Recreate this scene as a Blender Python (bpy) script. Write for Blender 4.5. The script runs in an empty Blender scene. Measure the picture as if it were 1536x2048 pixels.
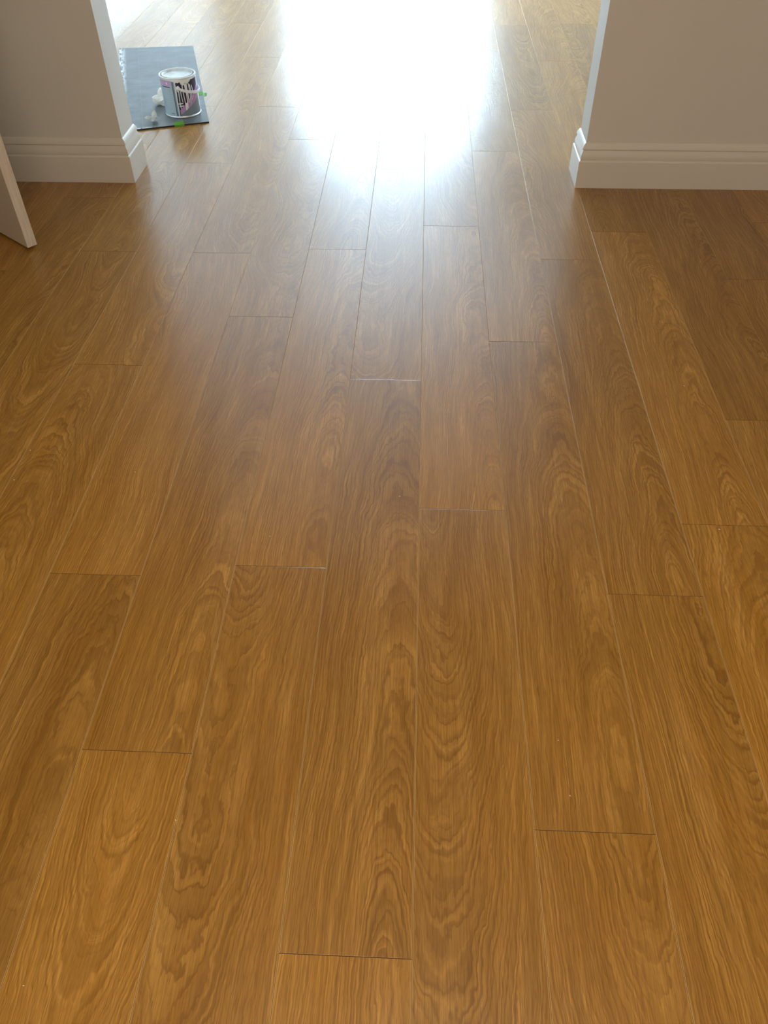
import bpy, bmesh, math, random
from mathutils import Vector, Matrix, noise as mnoise
from math import sin, cos, pi, radians, sqrt
random.seed(4)
C = bpy.context.scene.collection
# ------------------------------------------------------------------ camera
PX_F = 1586.35
cam_d = bpy.data.cameras.new('camera')
cam_d.sensor_fit = 'VERTICAL'; cam_d.sensor_height = 24.0
cam_d.lens = 24.0 * PX_F / 2048.0
cam_d.clip_start = 0.02; cam_d.clip_end = 200
cam = bpy.data.objects.new('camera', cam_d); C.objects.link(cam)
F = Vector((-0.03463223, 0.70619015, -0.70717472))
R = Vector((0.9990699, 0.04265217, -0.00633434))
U = Vector((-0.02568929, 0.70673635, 0.70701046))
m = Matrix((R, U, -F)).transposed().to_4x4()
m.translation = Vector((0, 0, 1.243))
cam.matrix_world = m
bpy.context.scene.camera = cam
# ------------------------------------------------------------------ light
vs = bpy.context.scene.view_settings
vs.view_transform = 'Standard'; vs.look = 'None'; vs.gamma = 1.0; vs.exposure = 0.0
vs.use_curve_mapping = False
SKY_COL = (0.56, 0.795, 1.0); SKY = 46.0
FILL_COL = (1.0, 0.86, 0.70); CEIL_FILL_W = 26.0; WALL_FILL_W = 17.0  # colour and power of the two added fill lamps
SX, SY0, SY1, SZ0, SZ1 = 2.55, 6.1, 7.1, 1.1, 2.05     # unseen right-hand window, added to brighten the far room
LX, LY0, LY1 = -2.0, 5.9, 6.7     # second unseen window, added in its left wall for more light
w = bpy.data.worlds.new('sky'); bpy.context.scene.world = w; w.use_nodes = True
bg = w.node_tree.nodes['Background']
bg.inputs[0].default_value = (*SKY_COL, 1); bg.inputs[1].default_value = SKY
# far glazed door opening: x0,x1,z0,z1 at y
WX0, WX1, WZ0, WZ1, WY = -1.22, 0.49, 0.03, 1.88, 9.0
def portal(name, loc, rot, sx, sy):
    l = bpy.data.lights.new(name, 'AREA'); l.shape = 'RECTANGLE'; l.size = sx; l.size_y = sy
    l.cycles.is_portal = True
    o = bpy.data.objects.new(name, l); o.location = loc; o.rotation_euler = rot; C.objects.link(o)
portal('added_side_window_portal', (SX+.02, (SY0+SY1)/2, (SZ0+SZ1)/2), (0, radians(90), 0), SZ1-SZ0, SY1-SY0)
portal('added_left_window_portal', (LX-.02, (LY0+LY1)/2, (SZ0+SZ1)/2), (0, radians(-90), 0), SZ1-SZ0, LY1-LY0)
portal('daylight_portal', ((WX0+WX1)/2, WY+0.02, (WZ0+WZ1)/2), (radians(-90), 0, 0), WX1-WX0, WZ1-WZ0)

# ------------------------------------------------------------------ node helpers
class NT:
    def __init__(s, name):
        s.m = bpy.data.materials.new(name); s.m.use_nodes = True
        s.t = s.m.node_tree; s.b = s.t.nodes['Principled BSDF']
    def n(s, typ, **kw):
        x = s.t.nodes.new(typ)
        for k, v in kw.items(): setattr(x, k, v)
        return x
    def put(s, sock, v):
        if v is None: return
        if isinstance(v, bpy.types.NodeSocket): s.t.links.new(v, sock)
        else: sock.default_value = v
    def math(s, op, a, b=None, c=None, clamp=False):
        x = s.n('ShaderNodeMath', operation=op); x.use_clamp = clamp
        s.put(x.inputs[0], a)
        if b is not None: s.put(x.inputs[1], b)
        if c is not None: s.put(x.inputs[2], c)
        return x.outputs[0]
    def comb(s, x, y, z=0.0):
        k = s.n('ShaderNodeCombineXYZ'); s.put(k.inputs[0], x); s.put(k.inputs[1], y); s.put(k.inputs[2], z)
        return k.outputs[0]
    def noise(s, vec, scale=1.0, detail=2.0, rough=0.5, dist=0.0):
        x = s.n('ShaderNodeTexNoise'); s.put(x.inputs['Vector'], vec)
        x.inputs['Scale'].default_value = scale; x.inputs['Detail'].default_value = detail
        x.inputs['Roughness'].default_value = rough; x.inputs['Distortion'].default_value = dist
        return x.outputs['Fac']
    def rng(s, v, a, b, c=0.0, d=1.0, smooth=False):
        x = s.n('ShaderNodeMapRange'); x.interpolation_type = 'SMOOTHSTEP' if smooth else 'LINEAR'
        s.put(x.inputs[0], v)
        for i, q in zip((1, 2, 3, 4), (a, b, c, d)): s.put(x.inputs[i], q)
        return x.outputs[0]
    def mix(s, f, a, b, mode='MIX'):
        x = s.n('ShaderNodeMix', data_type='RGBA', blend_type=mode)
        s.put(x.inputs[0], f)
        s.put(x.inputs[6], (*a, 1) if isinstance(a, tuple) else a)
        s.put(x.inputs[7], (*b, 1) if isinstance(b, tuple) else b)
        return x.outputs[2]
    def bump(s, h, strength, dist):
        x = s.n('ShaderNodeBump'); x.inputs['Strength'].default_value = strength
        x.inputs['Distance'].default_value = dist; s.put(x.inputs['Height'], h)
        return x.outputs[0]
    def set(s, **kw):
        names = dict(col='Base Color', rough='Roughness', metal='Metallic', spec='Specular IOR Level',
                     normal='Normal', coat='Coat Weight', coatr='Coat Roughness', ior='IOR')
        for k, v in kw.items():
            if k == 'col' and isinstance(v, tuple): v = (*v[:3], 1)
            s.put(s.b.inputs[names[k]], v)
        return s.m

def painted(name, col, rough=0.6, nscale=60, bstr=0.1, var=0.02, spec=0.5):
    k = NT(name); tc = k.n('ShaderNodeTexCoord').outputs['Object']
    a = k.noise(tc, nscale, 3); b = k.noise(tc, 2.3, 2)
    c = k.mix(k.rng(b, .3, .7), tuple(x*(1-var) for x in col), tuple(min(1, x*(1+var)) for x in col))
    return k.set(col=c, rough=rough, spec=spec, normal=k.bump(a, bstr, .0006))

# ------------------------------------------------------------------ materials
WOOD_D = (0.172, 0.064, 0.004); WOOD_M = (0.420, 0.188, 0.017); WOOD_L = (0.590, 0.305, 0.062)
def wood_material(name, bevel=False):
    k = NT(name)
    uv = k.n('ShaderNodeUVMap', uv_map='UVMap').outputs[0]
    sp = k.n('ShaderNodeSeparateXYZ'); k.put(sp.inputs[0], uv)
    u, v = sp.outputs[0], sp.outputs[1]
    def at(n_):
        a = k.n('ShaderNodeAttribute', attribute_name=n_, attribute_type='GEOMETRY'); return a.outputs['Fac']
    seed, tone, cu, w0, w1 = at('seed'), at('tone'), at('pith'), at('depth'), at('slope')
    so = k.math('MULTIPLY', seed, 37.3)
    # log section: distance of the board from the pith, wandering along the board
    nv = k.noise(k.comb(k.math('MULTIPLY', u, 1.5), k.math('MULTIPLY', v, 1.9), so), 1, 2, .5)
    wob = k.math('MULTIPLY', k.math('SUBTRACT', nv, .5), .075)
    ww = k.math('ADD', k.math('ADD', w0, k.math('MULTIPLY', v, w1)), wob)
    nu = k.noise(k.comb(k.math('ADD', so, 11.0), k.math('MULTIPLY', v, 1.6), 3.1), 1, 1, .5)
    du = k.math('ADD', k.math('SUBTRACT', u, cu), k.math('MULTIPLY', k.math('SUBTRACT', nu, .5), .10))
    r = k.math('SQRT', k.math('ADD', k.math('MULTIPLY', du, du), k.math('MULTIPLY', ww, ww)))
    n1 = k.noise(k.comb(k.math('MULTIPLY', u, 26), k.math('MULTIPLY', v, 11), so), 1, 3, .55)
    n2 = k.noise(k.comb(k.math('MULTIPLY', u, 130), k.math('MULTIPLY', v, 45), so), 1, 2, .5)
    r = k.math('ADD', r, k.math('MULTIPLY', k.math('SUBTRACT', n1, .5), .012))
    r = k.math('ADD', r, k.math('MULTIPLY', k.math('SUBTRACT', n2, .5), .0026))
    q = k.math('MULTIPLY', r, 250.0)
    jit = k.noise(k.comb(k.math('MULTIPLY', q, .55), so, 0.0), 1, 2, .6)
    q = k.math('ADD', q, k.math('MULTIPLY', jit, 2.6))
    fr = k.math('FRACT', q)
    line = k.math('MULTIPLY', k.rng(fr, .35, .88, 0, 1, True), k.rng(fr, .90, 1.0, 1, 0, True))
    # how strong the rings read (patches where they fade)
    st = k.rng(k.noise(k.comb(k.math('MULTIPLY', u, 14), k.math('MULTIPLY', v, 2.4), k.math('ADD', so, 5)), 1, 2), .32, .68, .30, 1.0)
    line = k.math('MULTIPLY', line, st)
    fib = k.noise(k.comb(k.math('MULTIPLY', u, 420), k.math('MULTIPLY', v, 7.0), so), 1, 3, .6)
    pore = k.noise(k.comb(k.math('MULTIPLY', u, 1150), k.math('MULTIPLY', v, 34.0), so), 1, 2, .6)
    broad = k.noise(k.comb(k.math('MULTIPLY', u, 24), k.math('MULTIPLY', v, 1.7), k.math('ADD', so, 2)), 1, 3, .55)
    poref = k.rng(pore, .50, .72, 0, 1)
    c = k.mix(k.rng(broad, .30, .70), WOOD_M, WOOD_L)
    fl2 = k.noise(k.comb(k.math('MULTIPLY', q, 1.35), k.math('MULTIPLY', v, 5.0), k.math('ADD', so, 9)), 1, 3, .6)
    c = k.mix(k.math('MULTIPLY', k.rng(fl2, .40, .62, 1, 0), .55), c, tuple(x*.66 for x in WOOD_M))
    c = k.mix(k.math('MULTIPLY', k.rng(fl2, .56, .74), .6), c, WOOD_L)
    c = k.mix(k.math('MULTIPLY', k.rng(fib, .42, .66), .52), c, tuple(x*.60 for x in WOOD_M))
    c = k.mix(k.math('MULTIPLY', line, .58), c, WOOD_D)
    c = k.mix(k.math('MULTIPLY', poref, .60), c, WOOD_D)
    hs = k.n('ShaderNodeHueSaturation'); k.put(hs.inputs['Value'], tone); hs.inputs['Saturation'].default_value = 1.0
    k.put(hs.inputs['Color'], c); c = hs.outputs[0]
    if bevel:
        c = k.mix(.42, c, (0.60, 0.38, 0.14))
        return k.set(col=c, rough=.5, spec=.4)
    h = k.math('ADD', k.math('MULTIPLY', line, -.8), k.math('MULTIPLY', poref, -.5))
    h = k.math('ADD', h, k.math('MULTIPLY', k.noise(k.comb(k.math('MULTIPLY', u, 60), k.math('MULTIPLY', v, 20), so), 1, 2), .06))
    ro = k.rng(k.noise(k.comb(k.math('MULTIPLY', u, 9), k.math('MULTIPLY', v, 6), so), 1, 3), .3, .7, .36, .42)
    nb = k.bump(h, .16, .0006)
    k.b.inputs['Coat Weight'].default_value = .75; k.b.inputs['Coat IOR'].default_value = 1.45
    k.put(k.b.inputs['Coat Normal'], nb); k.put(k.b.inputs['Coat Roughness'], k.rng(ro, .36, .42, .15, .19))
    return k.set(col=c, rough=ro, spec=.25, normal=nb)
M_groove0 = painted('board_joint_dark_gap', (.10, .045, .012), .8)  # dark brown for the narrow gap at board joints
M_wood = wood_material('oak_laminate'); M_bevel = wood_material('oak_laminate_bevel', True)
M_wall = painted('wall_paint', (0.74, 0.70, 0.63), .7, 90, .12)
M_wall2 = painted('wall_paint_white', (0.86, 0.86, 0.85), .7, 90, .1)
M_skirt = painted('skirting_paint', (0.76, 0.71, 0.62), .33, 50, .03)
M_ceil = painted('ceiling_paint', (0.85, 0.84, 0.81), .9, 70, .05)
M_frame = painted('window_frame_paint', (0.85, 0.86, 0.87), .35, 40, .02)
M_door = painted('door_paint', (0.60, 0.51, 0.385), .5, 200, .15)

# ------------------------------------------------------------------ object helpers
def link(name, bm, mats, parent=None, smooth=False, **props):
    me = bpy.data.meshes.new(name); bm.to_mesh(me); bm.free()
    for mm in (mats if isinstance(mats, (list, tuple)) else [mats]): me.materials.append(mm)
    if smooth:
        for p in me.polygons: p.use_smooth = True
    o = bpy.data.objects.new(name, me); C.objects.link(o)
    if parent: o.parent = parent
    for a, b in props.items(): o[a] = b
    return o
def box(bm, x0, x1, y0, y1, z0, z1, mi=0):
    vs_ = [bm.verts.new((x, y, z)) for z in (z0, z1) for y in (y0, y1) for x in (x0, x1)]
    for f in ((0, 2, 3, 1), (4, 5, 7, 6), (0, 1, 5, 4), (2, 6, 7, 3), (0, 4, 6, 2), (1, 3, 7, 5)):
        bm.faces.new([vs_[i] for i in f]).material_index = mi
def struct(name, boxes, mat):
    bm = bmesh.new()
    for b in boxes: box(bm, *b)
    return link(name, bm, mat, kind='structure')

# ------------------------------------------------------------------ room shell
YF, YB = 2.9934, 3.139           # faces of the dividing wall
XL, XR = -1.100, 0.596           # sides of the opening between the rooms
NXL, NXR, NY0 = -1.93, 2.55, -2.3  # near room
FXL, FXR = -1.863, 2.55          # far room
CH = 2.45
struct('wall_divider_left', [(-1.93, XL, YF, YB, 0, CH)], M_wall)
struct('wall_divider_right', [(XR, 2.55, YF, YB, 0, CH)], M_wall)
struct('wall_divider_top', [(XL, XR, YF, YB, 2.2, CH)], M_wall)
struct('wall_near_left', [(-2.05, NXL, NY0, 2.12, 0, CH), (-2.05, NXL, 2.94, YB, 0, CH), (-2.05, NXL, 2.12, 2.94, 2.04, CH)], M_wall)
struct('wall_near_right', [(NXR, 2.67, NY0, YB, 0, CH)], M_wall)
struct('wall_near_back', [(-3.3, 2.67, NY0-.12, NY0, 0, CH)], M_wall)
struct('wall_hall_light_block', [(-3.3, -3.2, NY0, 3.4, 0, CH), (-3.2, -2.05, 3.3, 3.4, 0, CH)], M_wall)  # unseen hall walls, added to stop sky light leaking through the doorway
struct('wall_far_left', [(LX, FXL, YB, LY0, 0, CH), (LX, FXL, LY1, WY, 0, CH), (LX, FXL, LY0, LY1, 0, SZ0), (LX, FXL, LY0, LY1, SZ1, CH)], M_wall2)
struct('wall_far_right', [(FXR, 2.67, YB, SY0, 0, CH), (FXR, 2.67, SY1, WY, 0, CH), (FXR, 2.67, SY0, SY1, 0, SZ0), (FXR, 2.67, SY0, SY1, SZ1, CH)], M_wall2)
struct('wall_far_back', [(-2.0, WX0, WY, WY+.22, 0, CH), (WX1, 2.67, WY, WY+.22, 0, CH),
                         (WX0, WX1, WY, WY+.22, WZ1, CH), (WX0, WX1, WY, WY+.22, -.02, WZ0)], M_wall2)
struct('ceiling', [(-3.4, 2.8, NY0-.12, WY+.22, CH, CH+.1)], M_ceil)

# ------------------------------------------------------------------ skirting
PROF = [(0.018, 0.0), (0.018, .0942), (.0165, .0968), (.0140, .0982), (.0126, .0984), (.0124, .0996), (.0136, .1030), (.0140, .1075), (.0137, .1130),
        (.0124, .1190), (.0103, .1250), (.0082, .1305), (.0070, .1325), (.0068, .1352), (.0116, .1362), (.0115, .1385), (.0102, .1430),
        (.0078, .1485), (.0051, .1530), (.0027, .1560), (.0012, .1572), (0, .1574)]
def skirting(name, path, side, closed_ends=True):
    # path: list of wall-line points; side=+1 -> moulding on the left of travel
    bm = bmesh.new(); rings = []
    n = len(path)
    for i, p in enumerate(path):
        p = Vector(p)
        d0 = (Vector(path[i])-Vector(path[i-1])).normalized() if i else None
        d1 = (Vector(path[i+1])-Vector(path[i])).normalized() if i < n-1 else None
        nn = lambda d: Vector((-d.y, d.x))*side
        if d0 is None: off = nn(d1)
        elif d1 is None: off = nn(d0)
        else:
            a, b = nn(d0), nn(d1); off = (a+b)/(1+a.dot(b))
        rings.append([bm.verts.new((p.x+off.x*d, p.y+off.y*d, z)) for d, z in PROF] + [bm.verts.new((p.x, p.y, 0))])
    for a, b in zip(rings, rings[1:]):
        for j in range(len(a)):
            k2 = (j+1) % len(a); bm.faces.new((a[j], a[k2], b[k2], b[j]))
    bm.faces.new(rings[0]); bm.faces.new(rings[-1][::-1])
    bmesh.ops.recalc_face_normals(bm, faces=bm.faces)
    return link(name, bm, M_skirt, kind='structure')
skirting('baseboard_left', [(-1.93, YF), (XL, YF), (XL, YB), (FXL+.018, YB)], -1)
skirting('baseboard_right', [(2.532, YF), (XR, YF), (XR, YB), (2.532, YB)], 1)
skirting('baseboard_far_left', [(FXL, YB), (FXL, WY)], -1)
skirting('baseboard_far_right', [(FXR, YB), (FXR, WY)], 1)
skirting('baseboard_near_right', [(NXR, NY0), (NXR, YF)], 1)
skirting('baseboard_near_left', [(NXL, NY0), (NXL, 2.07)], -1)

# ------------------------------------------------------------------ far glazed door (gives the daylight)
bm = bmesh.new()
fy0, fy1, t = WY+.06, WY+.12, .055
xm = (WX0+WX1)/2
box(bm, WX0, WX0+t, fy0, fy1, WZ0, WZ1); box(bm, WX1-t, WX1, fy0, fy1, WZ0, WZ1)
box(bm, WX0+t, WX1-t, fy0, fy1, WZ1-t, WZ1); box(bm, WX0+t, WX1-t, fy0, fy1, WZ0, WZ0+t)
box(bm, xm-.035, xm+.035, fy0, fy1, WZ0+t, WZ1-t)
wf = link('window_1', bm, M_frame, kind='structure')
g = NT('pane_glass'); g.t.nodes.remove(g.b)
tr = g.n('ShaderNodeBsdfTransparent'); gl = g.n('ShaderNodeBsdfGlossy'); gl.inputs['Roughness'].default_value = .02
fz = g.n('ShaderNodeFresnel'); fz.inputs[0].default_value = 1.45
mx = g.n('ShaderNodeMixShader'); g.put(mx.inputs[0], fz.outputs[0]); g.put(mx.inputs[1], tr.outputs[0]); g.put(mx.inputs[2], gl.outputs[0])
g.put(g.t.nodes['Material Output'].inputs[0], mx.outputs[0])
for a, b in ((WX0+t, xm-.035), (xm+.035, WX1-t)):
    bm = bmesh.new(); box(bm, a, b, WY+.085, WY+.095, WZ0+t, WZ1-t); link('pane', bm, g.m, wf)

def added_side_window(name, a, b, y0, y1, z0, z1):  # out-of-view windows added to raise the light in the far room
    bm = bmesh.new(); ym = (y0+y1)/2; c_ = (a+b)/2
    box(bm, a, b, y0, y0+t, z0, z1); box(bm, a, b, y1-t, y1, z0, z1)
    box(bm, a, b, y0+t, y1-t, z0, z0+t); box(bm, a, b, y0+t, y1-t, z1-t, z1); box(bm, a, b, ym-.03, ym+.03, z0+t, z1-t)
    wf = link(name, bm, M_frame, kind='structure')
    for p, q in ((y0+t, ym-.03), (ym+.03, y1-t)):
        bm = bmesh.new(); box(bm, c_-.004, c_+.004, p, q, z0+t, z1-t); link('pane', bm, g.m, wf)
added_side_window('added_window_2', SX+.06, SX+.10, SY0, SY1, SZ0, SZ1)
added_side_window('added_window_3', LX+.02, LX+.06, LY0, LY1, SZ0, SZ1)

# ------------------------------------------------------------------ ceiling fill lamp, added to brighten the near room
def lamp(x, y, r=.22):
    e = bpy.data.objects.new('added_ceiling_fill', None); e.location = (x, y, CH); C.objects.link(e)
    e['label'] = 'added round warm ceiling fill lamp, out of view over the near room'; e['category'] = 'lamp'
    bm = bmesh.new(); bmesh.ops.create_cone(bm, cap_ends=True, segments=48, radius1=r, radius2=r*1.05, depth=.03)
    bmesh.ops.translate(bm, verts=bm.verts, vec=(0, 0, -.015)); link('base', bm, M_frame, e)
    l = bpy.data.lights.new('fill_light', 'AREA'); l.shape = 'DISK'; l.size = 2*r*.95; l.energy = CEIL_FILL_W; l.color = FILL_COL
    lo = bpy.data.objects.new('fill_light', l); lo.location = (0, 0, -.034); lo.parent = e; C.objects.link(lo)
lamp(0.1, .1, .3)
e = bpy.data.objects.new('added_wall_fill', None); e.location = (.3, NY0, 1.6); C.objects.link(e)  # added fill for the near room; no such fixture is known
e['label'] = 'added wide warm fill lamp on the wall behind the viewer'; e['category'] = 'lamp'
bm = bmesh.new(); box(bm, -.5, .5, 0, .04, -.3, .3); link('base', bm, M_frame, e)
l = bpy.data.lights.new('fill_light', 'AREA'); l.shape = 'RECTANGLE'; l.size = .96; l.size_y = .56; l.energy = WALL_FILL_W; l.color = FILL_COL
lo = bpy.data.objects.new('fill_light', l); lo.location = (0, .045, 0); lo.rotation_euler = (radians(90), 0, 0); lo.parent = e; C.objects.link(lo)

# ------------------------------------------------------------------ floor: laminate boards
PW, PL, SX0 = .19, 1.3924, .01702
FY0, FY1 = NY0, WY+.02
# joints measured per board row (row k lies between seam k and k+1)
JO = {0: 1.256, 1: 1.933, 2: 1.026, 5: 2.306-PL, -1: 1.740, -2: 1.074, -3: .649, -4: 1.038, -5: 1.783, -6: 2.431-PL}
JSPLIT = {3: (1.228, 4.531), 4: (1.598, 5.229), -7: (1.45, 4.768), -8: (2.291, 5.224)}
TILT = {1: -.0020, 2: -.001, -1: .0004, -2: .0006, -3: .0012}
TONE = {(-1, .348): .93, (-1, 1.740): 1.0, (-1, 3.133): 1.02, (-1, -1.044): 1.08, (0, 1.256): 1.06, (0, -.136): .93, (0, 2.648): 1.0,
        (1, .541): .93, (1, -.851): .95, (1, 1.933): 1.02, (2, 1.026): .93, (2, -.366): .93, (2, 2.418): 1.0, (3, 1.228): 1.05, (3, -.16): 1.03,
        (3, 2.616): .88, (4, 1.598): .88, (4, .206): .98, (5, .914): .93, (5, 2.306): .88, (-2, 1.074): 1.06, (-2, -.318): .95, (-2, 2.466): 1.0,
        (-3, .649): .96, (-3, -.743): 1.06, (-3, 2.041): 1.03, (-4, 1.038): 1.05, (-4, -.354): .90, (-4, 2.430): 1.03, (-5, 1.783): 1.05,
        (-5, .391): .98, (-6, 1.039): .98, (-6, 2.431): .97, (-7, 1.45): .92}
# pith position across the board, depth and slope of the log axis (where arches show)
LOG = {(0, -.136): (.052, .175, -.105), (-3, .649): (.165, .045, .075), (-1, .348): (.15, .045, .08), (2, 1.026): (.15, .04, .08), (1, .541): (.165, .05, .07),
       (3, 1.228): (.15, .03, .07), (-1, 1.740): (.06, .18, -.10), (-2, 2.466): (.14, .05, .06), (-2, 1.074): (.17, .06, .05), (-1, 3.133): (.12, .05, .09),
       (0, 1.256): (.165, .03, .07), (-4, 1.038): (-.05, .05, .04), (-5, .391): (.05, .04, .08), (-6, 2.431): (.12, .04, .08), (-4, -.354): (.17, .08, .04),
       (3, 2.616): (.06, .04, .09), (1, -.851): (.15, .18, -.08), (-3, -.743): (.10, .16, -.07)}
bm = bmesh.new()
uvl = bm.loops.layers.uv.new('UVMap')
LA = {n_: bm.verts.layers.float.new(n_) for n_ in ('seed', 'tone', 'pith', 'depth', 'slope')}
BW, BE, BD, GW, GE = .0012, .0007, .0005, .00020, .00045
def board(x0, x1, y0, y1, ya, vals, tilt):
    xs = [x0, x0+GW, x0+GW+BW, x1-BW-GW, x1-GW, x1]; ys = [y0, y0+GE, y0+GE+BE, y1-BE-GE, y1-GE, y1]
    G = []
    for j, y in enumerate(ys):
        row = []
        for i, x in enumerate(xs):
            z = -BD-.0008 if i in (0, 5) or j in (0, 5) else -BD if i in (1, 4) or j in (1, 4) else (x-(x0+x1)/2)*tilt - .0003
            vv = bm.verts.new((x, y, z))
            for n_, q in zip(('seed', 'tone', 'pith', 'depth', 'slope'), (vals[0], 1+(vals[1]-1)*1.35, *vals[2:])): vv[LA[n_]] = q
            row.append(vv)
        G.append(row)
    for j in range(5):
        for i in range(5):
            f = bm.faces.new((G[j][i], G[j][i+1], G[j+1][i+1], G[j+1][i]))
            f.material_index = 2 if i in (0, 4) or j in (0, 4) else 1 if i in (1, 3) else 0
            f.smooth = False
            for lp in f.loops:
                lp[uvl].uv = (lp.vert.co.x-x0, lp.vert.co.y-ya)
rnd = random.Random(11)
def near(dct, k, y):
    for (a, b), v_ in dct.items():
        if a == k and abs(b-y) < .03: return v_
for k in range(-18, 14):
    x0 = SX0+k*PW; x1 = x0+PW
    if x1 < -3.3 or x0 > 2.6: continue
    starts = []
    if k in JSPLIT:
        a, b = JSPLIT[k]
        y = a
        while y > FY0: y -= PL
        while y < 3.0: starts.append(y); y += PL
        y = b
        while y-PL > 3.02: y -= PL
        while y < FY1: starts.append(y); y += PL
    else:
        y = JO.get(k, rnd.uniform(0, PL))
        while y > FY0: y -= PL
        while y < FY1: starts.append(y); y += PL
    starts = sorted(set(round(q, 4) for q in starts))
    for i, ya in enumerate(starts):
        yb = starts[i+1] if i+1 < len(starts) else FY1
        a, b = max(ya, FY0), min(yb, FY1)
        if b-a < .01: continue
        tn = near(TONE, k, ya) or rnd.uniform(.90, 1.06)
        lg = near(LOG, k, ya) or (rnd.choice((rnd.uniform(.12, .20), rnd.uniform(.12, .20), rnd.uniform(-.04, .05))), *rnd.choice(((rnd.uniform(.03, .06), rnd.uniform(.04, .09)), (rnd.uniform(.14, .19), -rnd.uniform(.05, .09)))))
        board(x0, x1, a, b, ya, (rnd.random(), tn, *lg), TILT.get(k, 0)*(ya > 1.2)+rnd.gauss(0, .0009))
# solid slab under the boards
box(bm, -3.3, 2.67, NY0, FY1, -.06, -.0065, 0)
link('floor', bm, [M_wood, M_bevel, M_groove0], kind='structure')

# ------------------------------------------------------------------ door leaf standing ajar on the left
k = NT('door_edge_paint'); tc = k.n('ShaderNodeTexCoord').outputs['Object']
mp = k.n('ShaderNodeMapping'); k.put(mp.inputs[0], tc); mp.inputs['Scale'].default_value = (30, 240, 9)
nz = k.noise(mp.outputs[0], 1, 4, .6, 1.2)
M_edge = k.set(col=k.mix(k.rng(nz, .35, .65), (.66, .56, .44), (.80, .71, .58)), rough=.5, normal=k.bump(nz, .7, .0012))
bm = bmesh.new()
W_, T_, H_, gap = .76, .035, 2.0, .009
def face(bm, pts, mi=0):
    f = bm.faces.new([bm.verts.new(p) for p in pts]); f.material_index = mi
box(bm, 0, W_, 0, T_, gap, gap+H_)
bm.faces.ensure_lookup_table()
for f in bm.faces:
    if abs(f.calc_center_median().x) < 1e-5: f.material_index = 1
bmesh.ops.bevel(bm, geom=list(bm.edges), offset=.0012, segments=2, affect='EDGES', profile=.5, material=-1)
door = link('door_1', bm, [M_door, M_edge], kind='structure')
door.location = (-1.293, 2.425, 0); door.rotation_euler = (0, 0, math.atan2(.627, -.779))
# local +y must point away from the camera-facing side
door.scale = (1, -1, 1)
me = door.data; me.flip_normals()

# ------------------------------------------------------------------ dark board on the floor with tape
def fxy(a, b, s): return a[0]+(b[0]-a[0])*s, a[1]+(b[1]-a[1])*s
cFL, cFR, cBR, cBL = (-1.282, 3.492), (-.926, 3.613), (-1.237, 4.735), (-1.627, 4.691)
mat_e = bpy.data.objects.new('board_sheet', None); mat_e.location = (cFL[0], cFL[1], 0); C.objects.link(mat_e)
mat_e['label'] = 'dark grey dusty board lying flat on the floor under the paint can'; mat_e['category'] = 'board'
def bil(s, t_):
    a = fxy(cFL, cFR, s); b = fxy(cBL, cBR, s); p = fxy(a, b, t_)
    return p[0]-cFL[0], p[1]-cFL[1]
k = NT('dusty_slate_board')
uv = k.n('ShaderNodeUVMap', uv_map='UVMap').outputs[0]
sp = k.n('ShaderNodeSeparateXYZ'); k.put(sp.inputs[0], uv); u, v = sp.outputs[0], sp.outputs[1]
dust = k.noise(k.comb(k.math('MULTIPLY', u, 8), k.math('MULTIPLY', v, 9)), 1, 6, .66)
fine = k.noise(uv, 260, 3)
gu = k.math('ABSOLUTE', k.math('SUBTRACT', k.math('FRACT', k.math('MULTIPLY', u, 10.5)), .5))
gv = k.math('ABSOLUTE', k.math('SUBTRACT', k.math('FRACT', k.math('MULTIPLY', v, 10.5)), .5))
grid = k.math('MAXIMUM', k.rng(gu, .475, .5), k.rng(gv, .475, .5))
c = k.mix(k.rng(dust, .36, .66), (.085, .09, .095), (.21, .225, .235))
c = k.mix(k.math('MULTIPLY', grid, .25), c, (.28, .29, .29))
ed = k.noise(k.comb(k.math('MULTIPLY', u, 60), k.math('MULTIPLY', v, 14), 3.0), 1, 4, .6)
e1 = k.math('MULTIPLY', k.rng(u, .010, .036, 1, 0), k.rng(ed, .42, .56))
e1 = k.math('MULTIPLY', e1, k.rng(v, .30, .55, .1, 1))
e2 = k.math('MULTIPLY', k.rng(v, .004, .018, 1, 0), k.math('MULTIPLY', k.rng(ed, .42, .52), k.rng(u, .06, .16, 1, 0)))
c = k.mix(k.math('MAXIMUM', e1, e2), c, (.80, .82, .82))
sc = k.noise(k.comb(k.math('MULTIPLY', u, 34), k.math('MULTIPLY', v, 90), 7.0), 1, 2)
c = k.mix(k.rng(sc, .72, .78, 0, .6), c, (.55, .56, .56))
sd = k.noise(k.comb(k.math('MULTIPLY', u, 46), k.math('MULTIPLY', v, 40), 1.0), 1, 1)
c = k.mix(k.rng(sd, .80, .83, 0, .8), c, (.03, .03, .03))
M_slate = k.set(col=c, rough=k.rng(dust, .3, .7, .34, .5), spec=.5, normal=k.bump(k.math('ADD', fine, k.math('MULTIPLY', grid, -1)), .12, .0006))
M_dark = painted('board_edge_dark', (.02, .02, .022), .7)
bm = bmesh.new(); uvl = bm.loops.layers.uv.new('UVMap')
N1, N2 = 16, 40; TH = .006
def mz(s, t_): return TH + .0008*mnoise.noise(Vector((s*2, t_*4, 1)))
top = [[bm.verts.new((*bil(i/N1, j/N2), mz(i/N1, j/N2))) for i in range(N1+1)] for j in range(N2+1)]
for j in range(N2):
    for i in range(N1):
        f = bm.faces.new((top[j][i], top[j][i+1], top[j+1][i+1], top[j+1][i]))
        for lp, (a, b) in zip(f.loops, ((i, j), (i+1, j), (i+1, j+1), (i, j+1))): lp[uvl].uv = (a/N1*.38, b/N2*1.2)
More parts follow.
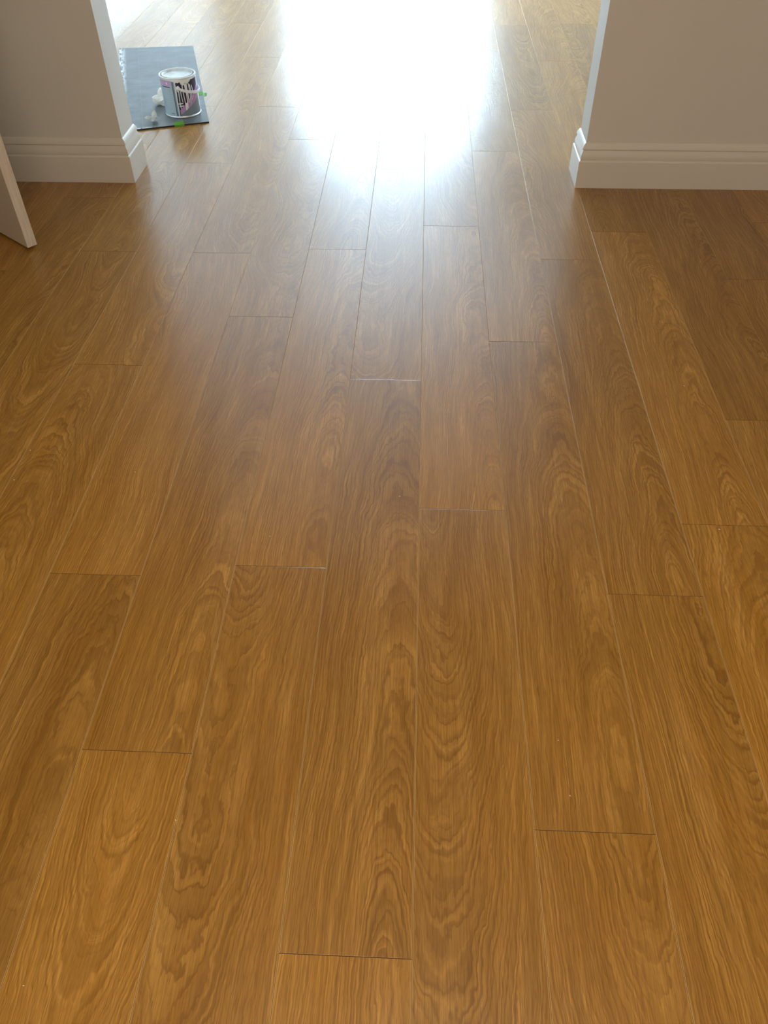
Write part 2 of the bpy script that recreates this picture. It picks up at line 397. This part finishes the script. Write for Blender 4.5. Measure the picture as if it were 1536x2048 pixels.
rim = [top[0][i] for i in range(N1+1)]+[top[j][N1] for j in range(1, N2+1)]+[top[N2][i] for i in range(N1-1, -1, -1)]+[top[j][0] for j in range(N2-1, 0, -1)]
low = [bm.verts.new((q.co.x, q.co.y, .0002)) for q in rim]
for i in range(len(rim)):
    j = (i+1) % len(rim); bm.faces.new((rim[j], rim[i], low[i], low[j])).material_index = 1
bm.faces.new(low[::-1]).material_index = 1
link('sheet', bm, [M_slate, M_dark], mat_e)
M_tape = painted('green_masking_tape', (.22, .58, .06), .55, 300, .1)
def tape(p0, along, inward, w_, l_in, l_out, curl=.0):
    # strip over the board edge: lies on top, folds down the edge and onto the floor
    bm = bmesh.new(); rows = []
    prof = [(l_in, TH+.0012+curl), (l_in*.5, TH+.0011), (.002, TH+.0010), (-.0012, TH+.0004), (-.0016, .0018), (-.004, .0007), (-l_out, .0008)]
    a = Vector(along).normalized(); n_ = Vector(inward).normalized()
    for d, z in prof:
        rows.append([bm.verts.new((p0[0]+a.x*s*w_+n_.x*d*(1+.12*(s > 0)), p0[1]+a.y*s*w_+n_.y*d*(1+.12*(s > 0)), z)) for s in (-.5, 0, .5)])
    for r0, r1 in zip(rows, rows[1:]):
        for i in range(2): bm.faces.new((r0[i], r0[i+1], r1[i+1], r1[i]))
    r_ = bmesh.ops.solidify(bm, geom=bm.faces[:], thickness=.0003)
    return link('tape', bm, M_tape, mat_e, label='small strip of green masking tape over the board edge')
fa = Vector((cFR[0]-cFL[0], cFR[1]-cFL[1])); sa = Vector((cBR[0]-cFR[0], cBR[1]-cFR[1]))
pt = fxy(cFL, cFR, .66); tape((pt[0]-cFL[0], pt[1]-cFL[1]), fa, (-fa.y, fa.x), .042, .036, .002)
pt = fxy(cFR, cBR, .325); tape((pt[0]-cFL[0], pt[1]-cFL[1]), sa, (-sa.y, sa.x), .045, .020, .016)

# ------------------------------------------------------------------ paint can
CX, CY, CR, HH = -1.062, 3.724, .0765, .158
can = bpy.data.objects.new('paint_can', None); can.location = (CX, CY, TH+.0008); C.objects.link(can)
can['label'] = 'round metal paint can with white drips down its navy label, standing on the dark board'; can['category'] = 'paint can'
FACE = math.atan2(-CY, -CX)      # direction of the viewer's side of the can
def cyl(phi_deg, z, r=CR):       # phi: + to the right seen from the front
    a = FACE+radians(phi_deg); return (r*cos(a), r*sin(a), z)
def flat(name, col, rough=.4, metal=0.0):
    k = NT(name); tc = k.n('ShaderNodeTexCoord').outputs['Object']
    n_ = k.noise(tc, 40, 3)
    return k.set(col=k.mix(k.rng(n_, .3, .7), tuple(x*.93 for x in col), col), rough=k.rng(n_, .3, .7, rough*.85, rough*1.15), metal=metal)
M_tin = flat('tin_plate', (.74, .76, .78), .32, .75)
M_white = flat('dried_white_paint', (.84, .83, .80), .42)
M_strap = flat('white_plastic_strap', (.84, .83, .82), .4)
M_lid = None
k = NT('paint_smeared_lid'); tc = k.n('ShaderNodeTexCoord').outputs['Object']; n_ = k.noise(tc, 26, 4, .6)
M_lid = k.set(col=k.mix(k.rng(n_, .35, .65), (.50, .48, .46), (.72, .74, .73)), rough=.33, metal=.25, normal=k.bump(n_, .3, .001))
def lathe(prof, seg=72):
    bm = bmesh.new(); rings = []
    for r, z in prof:
        rings.append([bm.verts.new((r*cos(2*pi*i/seg), r*sin(2*pi*i/seg), z)) for i in range(seg)] if r > 0 else [bm.verts.new((0, 0, z))])
    for a, b in zip(rings, rings[1:]):
        for i in range(seg):
            j = (i+1) % seg
            if len(a) == 1: bm.faces.new((a[0], b[i], b[j]))
            elif len(b) == 1: bm.faces.new((a[i], a[j], b[0]))
            else: bm.faces.new((a[i], a[j], b[j], b[i]))
    bmesh.ops.recalc_face_normals(bm, faces=bm.faces)
    return bm
def ac(o, ang=35):
    o.data.polygons.foreach_set('use_smooth', [True]*len(o.data.polygons))
    o.data.set_sharp_from_angle(angle=radians(ang)); return o
ac(link('body', lathe([(0, .003), (CR-.004, .003), (CR-.002, 0), (CR+.0015, .0004), (CR+.002, .003), (CR+.0004, .0055), (CR-.0002, .007), (CR-.0002, HH-.008),
                       (CR, HH-.005), (CR-.001, HH-.003), (CR-.003, HH-.001)]), M_tin, can))
ac(link('rim', lathe([(CR-.001, HH-.005), (CR+.0018, HH-.004), (CR+.0026, HH-.001), (CR+.0016, HH+.0014), (CR-.001, HH+.0018), (CR-.0035, HH+.0008),
                      (CR-.0052, HH-.004), (CR-.0095, HH-.004), (CR-.0095, HH-.006), (CR-.003, HH-.0065), (CR-.001, HH-.005)]), M_white, can))
M_groove = flat('dark_lid_groove', (.16, .17, .18), .4, .5)
ac(link('lid_groove', lathe([(CR-.0050, HH-.0034), (CR-.0098, HH-.0034)]), M_groove, can))
ac(link('lid', lathe([(0, HH-.0052), (CR-.022, HH-.0050), (CR-.0165, HH-.0046), (CR-.0150, HH-.0010), (CR-.0125, HH+.0012), (CR-.0100, HH+.0008), (CR-.0090, HH-.004)]), M_lid, can))
# printed label: colours painted on a fine grid wrapped round the can
NAVY, PINK, PALE, GREY, WHT, LINE = (.020, .014, .060), (.50, .27, .52), (.42, .53, .60), (.21, .23, .25), (.82, .83, .84), (.17, .24, .30)
def label_col(p, z):
    if p < -23:
        if z > .128 and p < -27: return (.60, .35, .62) if not (-44 < p < -39 and .134 < z < .141) else WHT
        if .1215 < z < .1255 and -66 < p < -31: return (.05, .03, .12)
        if -66 < p < -30 and .03 < z < .116 and (z*1000) % 8.6 < 1.7 and sin(p*.9+int(z*116)*2.3) > -.75: return (.34, .44, .52)
        if -42 < p < -30 and .016 < z < .0195: return LINE
        return PALE
    if p < -9:
        s = p+.0
        if -23 <= s < -20.5: return (.09, .13, .17)
        if -20.5 <= s < -16: return (.20, .28, .34)
        if -16 <= s < -12.5: return (.66, .68, .72)
        return (.04, .05, .10)
    if p > 95: 
        return PALE if p > 100 else NAVY
    up = .033 + (p+9.5)*.00110; lo = .019 + (p+7)*.00077
    if z > up:
        if p < 4 and (.046 < z < .050 or .057 < z < .061): return WHT       # small lettering strokes
        if 62 < p < 82 and .112 < z < .118: return (.12, .10, .25)
        if 50 < p < 64 and (.083 < z < .087 or .094 < z < .097): return WHT
        return NAVY
    if z > lo: return PINK
    if z > lo-.0016: return (.44, .42, .50)
    return GREY
k = NT('printed_label'); at_ = k.n('ShaderNodeVertexColor', layer_name='print'); M_label = k.set(col=at_.outputs[0], rough=.34, spec=.5)
bm = bmesh.new(); cl = bm.verts.layers.float_color.new('print')
NP, NZ = 360, 110; z0, z1 = .0075, HH-.012
gr = [[None]*NP for _ in range(NZ+1)]
for j in range(NZ+1):
    z = z0+(z1-z0)*j/NZ
    for i in range(NP):
        p = -180+360*i/NP; vv = bm.verts.new(cyl(p, z, CR+.0003)); vv[cl] = (*label_col(p, z), 1); gr[j][i] = vv
for j in range(NZ):
    for i in range(NP):
        i2 = (i+1) % NP; bm.faces.new((gr[j][i], gr[j][i2], gr[j+1][i2], gr[j+1][i]))
link('label', bm, M_label, can, smooth=True)
# thick white drips running over the label
rd = random.Random(5)
bm = bmesh.new()
def drip(p, ztop, zbot, wdeg, wob=1.2, ph=0):
    n_ = 14; rows = []
    for j in range(n_+1):
        t_ = j/n_; z = ztop+(zbot-ztop)*t_
        w_ = wdeg*(1.25-.55*t_) if t_ < .85 else wdeg*.85
        if j == n_: w_ = wdeg*.25
        pc = p+wob*sin(t_*5+ph)+2.5*t_*0
        row = []
        for s in (-1, -.6, 0, .6, 1):
            h_ = .0004+.0014*sqrt(max(0, 1-s*s))*(1 if j < n_ else .4)
            row.append(bm.verts.new(cyl(pc+s*w_, z, CR+h_)))
        rows.append(row)
    for a, b in zip(rows, rows[1:]):
        for i in range(4): bm.faces.new((a[i], a[i+1], b[i+1], b[i]))
for p, zt, zb, w_ in ((-13, .148, .052, 1.0), (-5, .13, .036, 1.4), (2.5, .12, .062, 1.3), (10, .135, .030, 1.5), (18, .135, .036, 1.6), (23, .135, .058, 2.4), (31, .135, .052, 1.3),
                      (36, .13, .066, 1.5), (43, .125, .075, 1.3), (-9, .125, .105, 2.0), (13, .06, .032, 3.4), (-2, .052, .047, 6), (-8, .060, .056, 5)):
    drip(p, zt, zb, w_, 1.0, p)
# irregular splash below the rim
NP2 = 60; rows = []
for i in range(NP2+1):
    p = -24+72*i/NP2
    depth = .006+.010*max(0, mnoise.noise(Vector((p*.13, 2.0, 0)))+.35) + (.009 if 4 < p < 32 else 0)
    if p > 40 or p < -20: depth = .006
    rows.append([bm.verts.new(cyl(p, HH-.006-depth*t_, CR+.0004+.0011*sin(pi*min(1, t_*1.02))**.5*(1 if t_ < 1 else 0))) for t_ in (0, .3, .6, .85, 1.0)])
for a, b in zip(rows, rows[1:]):
    for i in range(4): bm.faces.new((a[i], a[i+1], b[i+1], b[i]))
bmesh.ops.recalc_face_normals(bm, faces=bm.faces)
link('paint_drips', bm, M_white, can, smooth=True)
# carrying strap, hanging round the right side
EZ, PE, RB, TILT = .121, -5, .0875, radians(20)
def bail(p_, r_, dz=0):
    # half circle from the near ear to the far ear about the right side, tilted down
    a = radians(p_); X = r_*cos(a); Y = r_*sin(a)
    ax = FACE+radians(PE); ux, uy = cos(ax), sin(ax); vx, vy = -sin(ax), cos(ax)
    Yt = Y*cos(TILT)
    return (X*ux+Yt*vx, X*uy+Yt*vy, EZ-Y*sin(TILT)+dz)
bm = bmesh.new(); rows = []
for i in range(49):
    p_ = 180*i/48; e_ = max(0, 1-min(p_, 180-p_)/14.)
    r_ = RB+.002-.0085*e_**1.5; hw = .0058*(1-.25*e_)
    rows.append([bm.verts.new(bail(p_, r_+dr, dz)) for dr, dz in ((.0012, -hw), (.0016, 0), (.0012, hw), (-.0008, hw), (-.0008, -hw))])
for a, b in zip(rows, rows[1:]):
    for i in range(5):
        j = (i+1) % 5; bm.faces.new((a[i], a[j], b[j], b[i]))
bm.faces.new(rows[0]); bm.faces.new(rows[-1][::-1]); bmesh.ops.recalc_face_normals(bm, faces=bm.faces)
link('handle', bm, M_strap, can)
for s in (0, 180):
    bm = bmesh.new(); bmesh.ops.create_uvsphere(bm, u_segments=20, v_segments=10, radius=.0085)
    bmesh.ops.scale(bm, verts=bm.verts, vec=(.45, 1, 1)); a = FACE+radians(PE+s)
    bmesh.ops.rotate(bm, verts=bm.verts, matrix=Matrix.Rotation(a, 3, 'Z')); bmesh.ops.translate(bm, verts=bm.verts, vec=((CR+.001)*cos(a), (CR+.001)*sin(a), EZ))
    link('handle_lug', bm, M_white, can, smooth=True)

# ------------------------------------------------------------------ crumpled papers
M_paper = painted('crumpled_paper', (.86, .83, .77), .7, 200, .2, .05)
def crumple(name, loc, lobes, base, amp, seed, label, cat, rough=.35, mat=M_paper):
    bm = bmesh.new(); bmesh.ops.create_icosphere(bm, subdivisions=5, radius=1)
    for q in bm.verts:
        d = q.co.normalized(); r_ = base
        for (v_, l_, pw) in lobes:
            c_ = max(0, d.dot(Vector(v_).normalized())); r_ = max(r_, base*.4+l_*c_**pw)
        nz_ = (.28-abs(mnoise.noise(d*1.7+Vector((seed, 0, 0)))))*1.5+(.25-abs(mnoise.noise(d*3.6+Vector((0, seed, 0)))))*.6
        r_ *= 1+rough*nz_
        q.co = d*r_
    zmin = min(q.co.z for q in bm.verts)
    cut = zmin+.004
    for q in bm.verts:
        if q.co.z < cut: q.co.z = cut
    bmesh.ops.translate(bm, verts=bm.verts, vec=(0, 0, -cut))
    o = link(name, bm, mat); o.location = loc; o['label'] = label; o['category'] = cat
    o.data.set_sharp_from_angle(angle=radians(30))
    return o
crumple('crumpled_tissue', (-1.178, 3.822, TH+.001), [((.4, .2, .8), .036, .9), ((-.9, -.5, -.1), .034, 1.5), ((.5, -.8, -.1), .030, 1.3)], .024, 0, 5.1,
        'crumpled off-white tissue behind the left side of the paint can', 'tissue', .26)
def petals(name, loc, leaves, label):
    bm = bmesh.new()
    for az_, el, ln, wd, tw, sd in leaves:
        rows = []; d = Vector((cos(radians(az_))*cos(radians(el)), sin(radians(az_))*cos(radians(el)), sin(radians(el))))
        sdv = d.cross(Vector((0, 0, 1))).normalized(); sdv = Matrix.Rotation(radians(tw), 3, d) @ sdv; up = sdv.cross(d)
        for i in range(13):
            t_ = i/12; hw = wd*(sin(pi*min(1, t_*.93+.09))**.7)
            row = []
            for j in range(9):
                a = (j-4)/4
                p = d*(ln*t_-.008)+sdv*(hw*a)+up*(.55*hw*(1-abs(a))-.25*ln*(t_-.5)**2)
                n_ = mnoise.noise(Vector((t_*3+sd, a*1.7, sd)))*.0045+mnoise.noise(Vector((t_*8+sd, a*4, sd)))*.0016
                row.append(bm.verts.new(p+up*n_+sdv*n_*.6))
            rows.append(row)
        for r0, r1 in zip(rows, rows[1:]):
            for j in range(8): bm.faces.new((r0[j], r0[j+1], r1[j+1], r1[j]))
    bmesh.ops.solidify(bm, geom=bm.faces[:], thickness=.0024)
    zm = min(q.co.z for q in bm.verts)
    bmesh.ops.translate(bm, verts=bm.verts, vec=(0, 0, -zm))
    bmesh.ops.recalc_face_normals(bm, faces=bm.faces)
    o = link(name, bm, M_paper); o.location = loc; o['label'] = label; o['category'] = 'tissue'
    return o
petals('crumpled_tissue', (-1.168, 3.605, TH+.0008), [(178, 10, .050, .019, 5, 1.3), (60, 58, .046, .012, 70, 4.1), (15, 22, .032, .017, -30, 6.2), (-65, 10, .042, .013, 20, 8.4), (215, 30, .026, .015, 0, 2.2)],
       'small twisted scrap of white tissue in front of the paint can')

# ------------------------------------------------------------------ crumbs on the floor
M_crumb = painted('sawdust', (.80, .62, .40), .8, 400, .2)
def crumb(x, y, s, label, seed):
    bm = bmesh.new(); bmesh.ops.create_icosphere(bm, subdivisions=2, radius=s)
    for q in bm.verts: q.co *= 1+.7*mnoise.noise(q.co/s*1.5+Vector((seed, 0, 0)))
    bmesh.ops.scale(bm, verts=bm.verts, vec=(1.5, .8, .6))
    zm = min(q.co.z for q in bm.verts); bmesh.ops.translate(bm, verts=bm.verts, vec=(0, 0, -zm))
    o = link('sawdust_crumb', bm, M_crumb); o.location = (x, y, -.0002); o.rotation_euler = (0, 0, seed)
    o['label'] = label; o['category'] = 'crumb'; o['group'] = 'sawdust crumbs on the floor'

for x_, y_, s_, l_ in ((-.923, 1.42, .0013, 'tiny pale crumb on a long joint near the left edge'), (-.923, 1.315, .0012, 'tiny pale crumb on the left joint, nearer the viewer'),
                       (-.649, 1.352, .0010, 'tiny crumb on the board left of the middle'), (-.303, 1.158, .0011, 'tiny pale crumb just above the short joint left of centre'),
                       (-.028, 1.292, .0014, 'curled pale crumb at the centre of the floor'), (.706, 1.737, .0012, 'tiny pale crumb on the right boards behind the others'),
                       (.665, 1.214, .0014, 'pale crumb just below the short joint at the right edge'), (.27, .599, .0009, 'tiny pale crumb on the right foreground board'),
                       (.262, .698, .0008, 'tiny crumb a little behind the one on the right foreground board'), (-.522, .292, .0010, 'pale crumb in the bottom left corner of the floor'),
                       (-.364, .533, .0009, 'tiny pale crumb on a long joint in the left foreground')):
    crumb(x_, y_, s_, l_, x_*9+y_*5)
